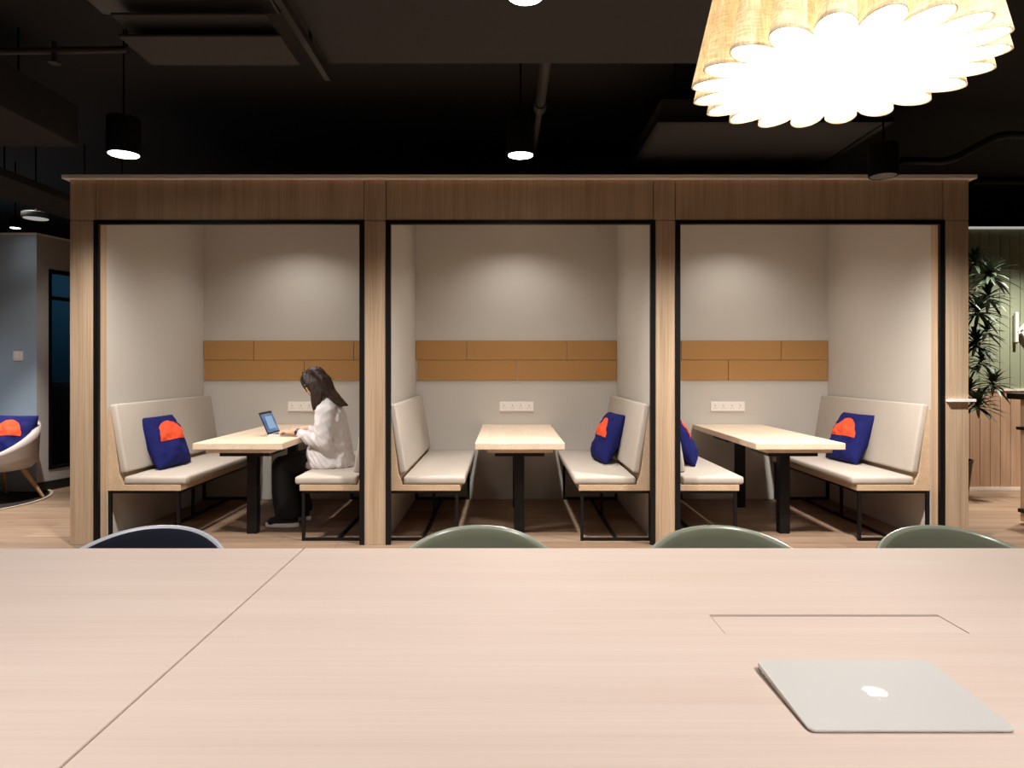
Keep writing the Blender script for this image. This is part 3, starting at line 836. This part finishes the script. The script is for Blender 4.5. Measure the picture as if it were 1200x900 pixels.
# ---------------------------------------------------------------- lounge chair at far left with its cushion
LCX, LCY = -5.02, 6.70
t = thing('lounge_chair', 'pale scoop lounge chair on splayed oak legs at far left', 'armchair', (LCX, LCY, .012), math.radians(-24))
bm = bmesh.new(); N = 64; V = 16
def lp_(a, v, off):
    c = math.cos(a)
    top = .40 + .36 * max(0, c * .5 + .5) ** 1.1 if c > -.9 else .40
    s = [0, .5, .8, .95, 1.0]; zz = [.275, .285, .31, .36, 1]
    q = v * 4; i = min(3, int(q)); f = q - i
    sc = s[i] * (1 - f) + s[i + 1] * f
    if i < 3: z = zz[i] * (1 - f) + zz[i + 1] * f
    else: z = .36 * (1 - f) + top * f
    R = .40 - off
    return Vector((sc * R * math.sin(a), sc * (R * .92) * c, z + off * (1 - v) * 1.2))
rings = [[bm.verts.new(lp_(2 * PI * k / N, max(.03, q / V), 0)) for k in range(N)] for q in range(V + 1)] + \
        [[bm.verts.new(lp_(2 * PI * k / N, max(.03, q / V), .055) + Vector((0, 0, .0 if q < V else .0))) for k in range(N)] for q in range(V, -1, -1)]
for a, b in zip(rings, rings[1:]):
    for k in range(N): bm.faces.new((a[k], a[(k + 1) % N], b[(k + 1) % N], b[k]))
bm.faces.new(rings[0]); bm.faces.new(rings[-1][::-1])
so = obj('seat_shell', bm, M['chairfab'], t, True)
bm = bmesh.new(); lathe(bm, [(.20, .335), (.285, .345), (.30, .38), (.28, .41), (.15, .42)], n=40); obj('seat_pad', bm, M['chairfab'], t, True)
for sx in (-1, 1):
    for sy in (-1, 1):
        bm = bmesh.new(); tube(bm, [(sx * .17, sy * .16, .30), (sx * .30, sy * .28, 0)], [.030, .014], 12); obj('leg', bm, M['leg_wood'], t, True, 40)
c5 = dup(cu, label='navy cushion with coral half disc on the pale lounge chair')
place(c5, (LCX + .10, LCY - .02, .42), -PI / 2 - math.radians(8), math.radians(24))
t = thing('rug', 'charcoal rug with a pale edge below the lounge chair', 'rug', (-5.45, 6.62, 0))
bm = bmesh.new(); lathe(bm, [(.86, 0.001), (.86, .009), (.85, .011)], n=64); obj('pile', bm, M['rug'], t)
bm = bmesh.new(); lathe(bm, [(.862, .001), (.885, .001), (.885, .010), (.862, .010)], n=64); obj('border', bm, M['rugedge'], t)

# ---------------------------------------------------------------- right side: board wall, sign, counter, plant
GY = 7.30; GX0, GX1 = 4.3, 8.9
ZD = 1.06; ZG = 2.79; PWD = .109
struct('wall_right_backing', B(GX0, GX1, GY + .016, GY + .10, 0, ZG + .0), M['groove'], 'dark backing behind the boards at right', 'wall')
bm = bmesh.new(); x = GX0
while x < GX1 - .02:
    box(bm, x + .003, min(x + PWD, GX1) - .003, GY, GY + .016, ZD + .02, ZG); x += PWD
struct('wall_right_boards', bm, M['greenwall'], 'sage green vertical board wall at far right', 'wall')
bm = bmesh.new(); x = GX0
while x < GX1 - .02:
    box(bm, x + .003, min(x + PWD, GX1) - .003, GY - .006, GY + .016, .03, ZD); x += PWD
struct('wall_right_wainscot', bm, M['wainscot'], 'oak board wainscot under the sage boards', 'wall')
struct('trim_dado', B(GX0, GX1, GY - .016, GY + .016, ZD, ZD + .02), M['cap'], 'thin pale dado rail over the oak wainscot', 'trim')
struct('baseboard_right', B(GX0, GX1, GY - .014, GY + .016, .0, .03), M['cap'], 'thin pale skirting below the oak wainscot', 'baseboard')
o = obj('light_strip', B(GX0, GX1, GY - .02, GY + .016, ZG + .001, ZG + .022), M['led']); tag(o, 'thin lit strip along the top of the sage board wall', 'light strip')
struct('trim_ledge', B(3.25, 3.455, D0 - .035, D0 - .001, 1.058, 1.078, .002, 1), M['cap'], 'short pale ledge across the rightmost oak post', 'trim')
# letter k
kx = (1191.2 - VX) * 7.26 / F; kz0, kz1 = H + (VY - 401) * 7.26 / F, H + (VY - 366) * 7.26 / F
bm = bmesh.new(); yk0, yk1 = GY - .05, GY - .018
box(bm, kx - .016, kx + .016, yk0, yk1, kz0, kz1, .002, 1)
hk = kz1 - kz0
def bar(p, q, w):
    p, q = Vector((p[0], p[1])), Vector((q[0], q[1])); d = (q - p).normalized(); n = Vector((-d.y, d.x)) * w
    prism(bm, [tuple(p - n), tuple(q - n), tuple(q + n), tuple(p + n)], yk0, yk1, 'y')
bar((kx + .012, kz0 + hk * .30), (kx + .13, kz0 + hk * .66), .016)
bar((kx + .045, kz0 + hk * .40), (kx + .14, kz0 + .006), .016)
for z in (kz0 + .03, kz1 - .03): tube(bm, [(kx, yk1 - .002, z), (kx, GY + .002, z)], .005, 8)
tag(obj('sign_letter', bm, M['plastic_white']), 'white raised letter k on the sage board wall', 'letter')
# bar counter at the right edge
t = thing('bar_counter', 'bar counter with black top and oak side at right edge', 'counter', (4.33, 5.20, 0))
obj('body', B(0, 1.6, 0, .55, .02, 1.045, .004, 1), M['wainscot'], t)
obj('top', B(-.08, 1.7, -.06, .60, 1.045, 1.095, .004, 1), M['steel'], t)
obj('shelf', B(-.05, .0, .02, .53, .79, .815), M['steel'], t)
obj('foot_rail', B(-.035, .0, .02, .53, .10, .13), M['steel'], t)
obj('plinth', B(.02, 1.58, .02, .53, 0, .02), M['steel'], t)
# dracaena
PXP, PYP = 4.42, 6.80
t = thing('potted_plant', 'tall potted plant with spiky dark leaves beside the sage wall', 'plant', (PXP, PYP, 0))
bm = bmesh.new(); lathe(bm, [(.15, 0), (.19, .36), (.20, .40), (.185, .40), (.18, .36), (.10, .35)], n=36); obj('pot', bm, M['pot'], t, True, 40)
bm = bmesh.new(); lathe(bm, [(.175, .34), (.175, .362)], n=30); obj('soil', bm, M['soil'], t)
def loc(px, py, dy=0):
    p = P3(px, py, PYP + dy); return p - Vector((PXP, PYP, 0))
heads = [((1160, 318), 0.0, .27, 30), ((1142, 305), .12, .24, 22), ((1146, 362), -.05, .27, 30), ((1158, 345), .05, .24, 20), ((1144, 400), .08, .24, 28), ((1156, 385), .14, .2, 16), ((1150, 420), .0, .18, 16),
         ((1164, 447), -.05, .21, 24), ((1146, 472), -.1, .24, 26), ((1136, 455), .05, .22, 20), ((1125, 340), .0, .28, 20), ((1122, 420), .0, .26, 20)]
rng = random.Random(3)
def leafmesh(bm, base, d, L, w):
    d = d.normalized(); side = d.cross(Vector((0, 0, 1)))
    if side.length < .05: side = Vector((1, 0, 0))
    side.normalize(); nrm = side.cross(d)
    n = 7; rows = []; w = w * 1.35
    for i in range(n + 1):
        s = i / n; p = base + d * (L * s) + Vector((0, 0, -1)) * (L * .32 * s * s)
        ww = w * (math.sin(PI * min(1, s * .9 + .1)) ** .7 if s < 1 else 0.02)
        rows.append((bm.verts.new(p - side * ww + nrm * ww * .35), bm.verts.new(p), bm.verts.new(p + side * ww + nrm * ww * .35)))
    for a, b in zip(rows, rows[1:]):
        bm.faces.new((a[0], a[1], b[1], b[0])); bm.faces.new((a[1], a[2], b[2], b[1]))
for k, (p, dy, L, n) in enumerate(heads):
    h = loc(p[0], p[1], dy)
    bm = bmesh.new()
    n = int(n * 1.7)
    for i in range(n):
        az = 2.399 * i + rng.random() * .4; el = math.radians(-25 + 100 * (i / n) + rng.uniform(-8, 8))
        dv = Vector((math.cos(az) * math.cos(el), math.sin(az) * math.cos(el), math.sin(el)))
        leafmesh(bm, h - Vector((0, 0, .06 * (1 - i / n))), dv, L * rng.uniform(.8, 1.1), .013)
    obj('leaf_rosette', bm, M['leaf'], t, True)
for k, ids in enumerate(((0, 1, 3), (2, 4, 5), (6, 7, 8), (9, 10, 11))):
    b0 = Vector((.05 * math.cos(k * 1.6), .05 * math.sin(k * 1.6), .35))
    tops = [loc(*heads[i][0], heads[i][1]) for i in ids]
    hub = Vector((b0.x * .5 - .02, b0.y, min(tp.z for tp in tops) - .25))
    bm = bmesh.new(); tube(bm, [b0, b0 * .5 + hub * .5 + Vector((.01, 0, 0)), hub], [.018, .016, .014], 10)
    for tp in tops: tube(bm, [hub, hub * .4 + tp * .6 + Vector((-.02, 0, -.03)), tp], [.013, .010, .008], 8)
    obj('stem', bm, M['bark'], t, True)

# ---------------------------------------------------------------- person with laptop
YC = 5.74
per = thing('person', 'person with long brown hair in a white shirt, typing at the left booth table', 'person', (-1.36, YC, .49))
O = Vector((-1.36, YC, .49))
def V3(x, dy, z): return Vector((x, YC + dy, z)) - O      # local to the person
tilt = Euler((0, math.radians(-24), 0))   # head nods towards -x
HC = V3(-1.600, 0, 1.188)
def hd(x, y, z):   # head space: -x is the face
    return HC + tilt.to_matrix() @ Vector((x, y, z))
bm = bmesh.new()
ball(bm, hd(.01, 0, .025), (.092, .074, .092), tilt)
ball(bm, hd(-.035, 0, -.03), (.058, .058, .080), tilt)
ball(bm, hd(-.062, 0, -.085), (.030, .034, .026), tilt)          # chin
chain(bm, [hd(-.088, 0, .005), hd(-.112, 0, -.032)], [.010, .014])  # nose
for s in (-1, 1):
    ball(bm, hd(.005, s * .074, -.012), (.018, .008, .030), tilt)
    ball(bm, hd(-.068, s * .040, -.03), (.02, .018, .02), tilt)
chain(bm, [hd(.02, 0, -.06), V3(-1.535, 0, 1.06), V3(-1.475, 0, .985)], [.052, .050, .058])
ball(bm, V3(-1.475, 0, .88), (.085, .14, .13)); ball(bm, V3(-1.46, 0, .72), (.095, .125, .15)); ball(bm, V3(-1.43, 0, .60), (.12, .155, .09))
sides = (-1, 1)
SH = {s: V3(-1.475, s * .160, .945) for s in sides}
EL = {-1: V3(-1.492, -.215, .708), 1: V3(-1.52, .215, .712)}
WR = {-1: V3(-1.708, -.155, .785), 1: V3(-1.715, .150, .785)}
for s in sides:
    chain(bm, [V3(-1.455, s * .08, .955), SH[s], EL[s], WR[s]], [.06, .052, .038, .025])
    # hand: palm, four fingers, thumb on the keys
    k0 = WR[s] + Vector((-.045, -s * .012, -.004)); k1 = WR[s] + Vector((-.082, -s * .022, -.006))
    chain(bm, [WR[s], k0], [.024, .026])
    for q, (dy, L) in enumerate(((-.030, .066), (-.010, .076), (.010, .072), (.029, .056))):
        r_ = k1 + Vector((.004 * abs(q - 1.2), s * -dy, 0))
        chain(bm, [k0 + Vector((-.005, s * -dy * .6, 0)), r_, r_ + Vector((-L * .55, s * -.004, .010)), r_ + Vector((-L * .95, s * -.006, -.010))], [.014, .0105, .0092, .0075])
    chain(bm, [k0 + Vector((.012, -s * .022, -.006)), k0 + Vector((-.022, -s * .048, -.006)), k0 + Vector((-.050, -s * .054, -.010))], [.014, .0105, .0085])
KN = {-1: V3(-1.868, -.105, .505), 1: V3(-1.855, .115, .505)}
AN = {-1: V3(-1.800, -.115, .09), 1: V3(-1.77, .120, .09)}
HP = {s: V3(-1.44, s * .085, .575) for s in sides}
for s in sides:
    chain(bm, [HP[s], KN[s], AN[s]], [.082, .055, .038])
    chain(bm, [AN[s] + Vector((.03, 0, -.04)), AN[s] + Vector((-.10, s * .012, -.055))], [.032, .026])
remeshed('body', bm, M['skin'], per, .0052, 3)
for s in sides:
    bm = bmesh.new(); ball(bm, hd(-.082, s * .032, -.002), (.010, .014, .009), tilt, 12); obj('eye', bm, M['eye'], per, True)
    bm = bmesh.new(); chain(bm, [hd(-.089, s * .016, .020), hd(-.086, s * .034, .026), hd(-.074, s * .05, .020)], [.003, .004, .003]); obj('eyebrow', bm, M['hair'], per, True)
bm = bmesh.new(); chain(bm, [hd(-.086, -.020, -.066), hd(-.094, 0, -.066), hd(-.086, .020, -.066)], [.004, .006, .004]); obj('mouth', bm, M['lips'], per, True)
# shirt
bm = bmesh.new()
def torso(rows, n=40):
    rings = []
    for z, x0, x1, ry in rows:
        c = V3((x0 + x1) / 2, 0, z); rx = (x1 - x0) / 2
        rings.append([bm.verts.new(c + Vector((rx * math.copysign(abs(math.cos(2 * PI * k / n)) ** .85, math.cos(2 * PI * k / n)), ry * math.copysign(abs(math.sin(2 * PI * k / n)) ** .85, math.sin(2 * PI * k / n)), 0))) for k in range(n)])
    for p, q in zip(rings, rings[1:]):
        for k in range(n): bm.faces.new((p[k], p[(k + 1) % n], q[(k + 1) % n], q[k]))
    bm.faces.new(rings[0][::-1]); bm.faces.new(rings[-1])
torso([(.492, -1.672, -1.272, .215), (.51, -1.680, -1.275, .222), (.56, -1.672, -1.290, .220), (.62, -1.655, -1.305, .210), (.72, -1.622, -1.322, .190), (.82, -1.600, -1.338, .178), (.90, -1.592, -1.356, .178),
       (.96, -1.585, -1.385, .165), (1.00, -1.575, -1.412, .125), (1.03, -1.560, -1.432, .085), (1.06, -1.552, -1.448, .066)])
for s in sides:
    chain(bm, [V3(-1.475, s * .08, .965), SH[s] + Vector((-.010, 0, -.012)), (SH[s] * .5 + EL[s] * .5) + Vector((-.002, s * .004, 0)), EL[s] + Vector((.012, s * .004, -.004)), EL[s] * .5 + WR[s] * .5 + Vector((.0, 0, -.012)), WR[s] * .84 + EL[s] * .16 + Vector((0, 0, -.006))], [.072, .068, .070, .066, .052, .036])
def wob(co):
    p = Vector(co)
    low = max(0, min(1, (.22 - p.z) / .24))
    n1 = noise.noise(Vector((p.x * 6 + p.z * 7, p.y * 7, p.z * 3)))
    n2 = noise.noise(Vector((p.x * 20 + p.z * 16, p.y * 15, p.z * 5 + 4)))
    n3 = noise.noise(Vector((p.x * 11 - p.z * 9, p.y * 9 + 2, p.z * 8)))
    return .009 * n1 + (.013 + .006 * low) * (.45 - abs(n2)) * 1.3 + .010 * (.3 - abs(n3))
remeshed('shirt', bm, M['shirt'], per, .006, 3, wob)
# trousers
bm = bmesh.new()
ball(bm, V3(-1.46, 0, .572), (.125, .17, .08))
for s in sides:
    chain(bm, [HP[s], HP[s] * .4 + KN[s] * .6 + Vector((0, 0, .0)), KN[s] + Vector((.015, 0, -.005))], [.085, .088, .080])
    chain(bm, [KN[s] + Vector((.015, 0, -.005)), KN[s] * .5 + AN[s] * .5 + Vector((.008, 0, 0)), AN[s] + Vector((.0, 0, .03))], [.080, .098, .105])
def wob2(co): return .006 * noise.noise(Vector((co.x * 16, co.y * 16, co.z * 4)))
tr_ = remeshed('trousers', bm, M['trousers'], per, .008, 4, wob2)
# cut the hem flat
bmh = bmesh.new(); bmh.from_mesh(tr_.data)
bmesh.ops.bisect_plane(bmh, geom=bmh.verts[:] + bmh.edges[:] + bmh.faces[:], plane_co=V3(0, 0, .085), plane_no=(0, 0, -1), clear_outer=True)
bmesh.ops.holes_fill(bmh, edges=[e for e in bmh.edges if e.is_boundary], sides=0)
bmh.to_mesh(tr_.data); bmh.free()
for s in sides:
    a = AN[s]; bx, by = a.x, a.y
    sh = bmesh.new()
    chain(sh, [Vector((bx + .045, by, V3(0, 0, .062).z)), Vector((bx - .05, by + s * .006, V3(0, 0, .056).z)), Vector((bx - .125, by + s * .014, V3(0, 0, .044).z))], [.040, .042, .034])
    chain(sh, [Vector((bx + .02, by, V3(0, 0, .07).z)), Vector((bx + .005, by, V3(0, 0, .11).z))], [.04, .042])
    so_ = remeshed('shoe', sh, M['shoe'], per, .006, 4)
    sp = []
    for k in range(40):
        an = 2 * PI * k / 40; w = .047 * (1.0 if math.cos(an) < 0 else .88)
        sp.append((bx - .043 - math.cos(an + PI) * -.140, by + math.sin(an) * w + s * .006))
    sl = bmesh.new(); prism(sl, sp, V3(0, 0, .002).z, V3(0, 0, .034).z, 'z', .004); obj('shoe_sole', sl, M['sole'], per, True, 40)
# wristwatch on the near wrist
dirw = (WR[-1] - EL[-1]).normalized()
bm = bmesh.new(); c = WR[-1] - dirw * .004
tube(bm, [c - dirw * .011, c + dirw * .011], .030, 20); 
o = obj('wristwatch', bm, M['watch'], per, True, 40); o['label'] = 'dark wristwatch on the near wrist'
# hair: cap, back fall, front fall
bm = bmesh.new()
ball(bm, hd(.012, 0, .036), (.097, .084, .096), tilt, 28)
ball(bm, hd(.030, 0, -.01), (.082, .082, .11), tilt, 28)
for s in sides:
    for j in range(9):
        f = j / 8; y = s * (.080 + .004 * f)
        chain(bm, [hd(-.060 + .10 * f, s * .055, .080 - .01 * f), hd(-.052 + .10 * f, y, .0), V3(-1.602 + .085 * f, s * (.094 + .006 * f), 1.11), V3(-1.594 + .052 * f, s * .108, 1.02), V3(-1.588 + .026 * f, s * .112, .955 + .02 * f)], [.018, .018, .017, .015, .005])
for j in range(13):
    y = -.084 + .014 * j
    chain(bm, [hd(.045, y * .75, .07), hd(.082, y, -.01), V3(-1.482, y * 1.15, 1.11), V3(-1.415, y * 1.25, 1.035), V3(-1.378 + .004 * abs(j - 6), y * 1.3, .985)], [.034, .030, .026, .018, .006])
for s in sides:   # fringe at the temples, open at the face
    chain(bm, [hd(-.05, s * .03, .105), hd(-.090, s * .05, .055), hd(-.090, s * .066, .0), hd(-.078, s * .074, -.055)], [.018, .012, .009, .005])
def wob3(co): return .0022 * noise.noise(Vector((co.x * 90, co.y * 90, co.z * 6)))
remeshed('hair', bm, M['hair'], per, .005, 5, wob3)

# open laptop on the booth table
t = thing('laptop', 'open laptop with a lit blue screen before the seated person', 'laptop', (-1.945, 5.745, .745))
obj('base', B(-.005, .205, -.145, .145, .0, .014, .003, 2), M['alu'], t)
bm = bmesh.new()
for i in range(5):
    for j in range(12): box(bm, .02 + i * .018, .035 + i * .018, -.125 + j * .0208, -.107 + j * .0208, .014, .0155)
obj('keyboard', bm, M['plastic_dark'], t)
obj('trackpad', B(.125, .19, -.05, .05, .014, .0146), M['alu_dark'], t)
Rm = Matrix.Translation((-.004, 0, .012)) @ Matrix.Rotation(math.radians(-23), 4, 'Y')
obj('lid', B(-.007, .0, -.145, .145, 0, .198, .002, 1, mat=Rm), M['plastic_dark'], t)
bm = bmesh.new(); box(bm, .0001, .0012, -.132, .132, .018, .178, mat=Rm); obj('screen', bm, M['screen'], t)
bm = bmesh.new(); box(bm, .0012, .0016, -.07, .095, .045, .155, mat=Rm); obj('screen_window', bm, M['screen_ui'], t)

# ---------------------------------------------------------------- world, camera, view
w = bpy.data.worlds.new('World'); SC.world = w; w.use_nodes = True
w.node_tree.nodes['Background'].inputs['Color'].default_value = (.9, .93, 1, 1)
w.node_tree.nodes['Background'].inputs['Strength'].default_value = .02
cam = bpy.data.cameras.new('Camera'); co = bpy.data.objects.new('Camera', cam); COL.objects.link(co)
cam.sensor_width = 36; cam.lens = 24.0
cam.shift_x = (600 - VX) / 1200; cam.shift_y = -(450 - VY) / 1200
cam.clip_start = .05
co.location = (0, 0, H); co.rotation_euler = (PI / 2, 0, 0)
SC.camera = co
SC.view_settings.view_transform = 'Standard'; SC.view_settings.look = 'None'
SC.view_settings.gamma = 1; SC.view_settings.use_curve_mapping = False
SC.view_settings.exposure = 0.0
SC.cycles.use_denoising = True
SC.cycles.max_bounces = 8
SC.cycles.sample_clamp_indirect = 6
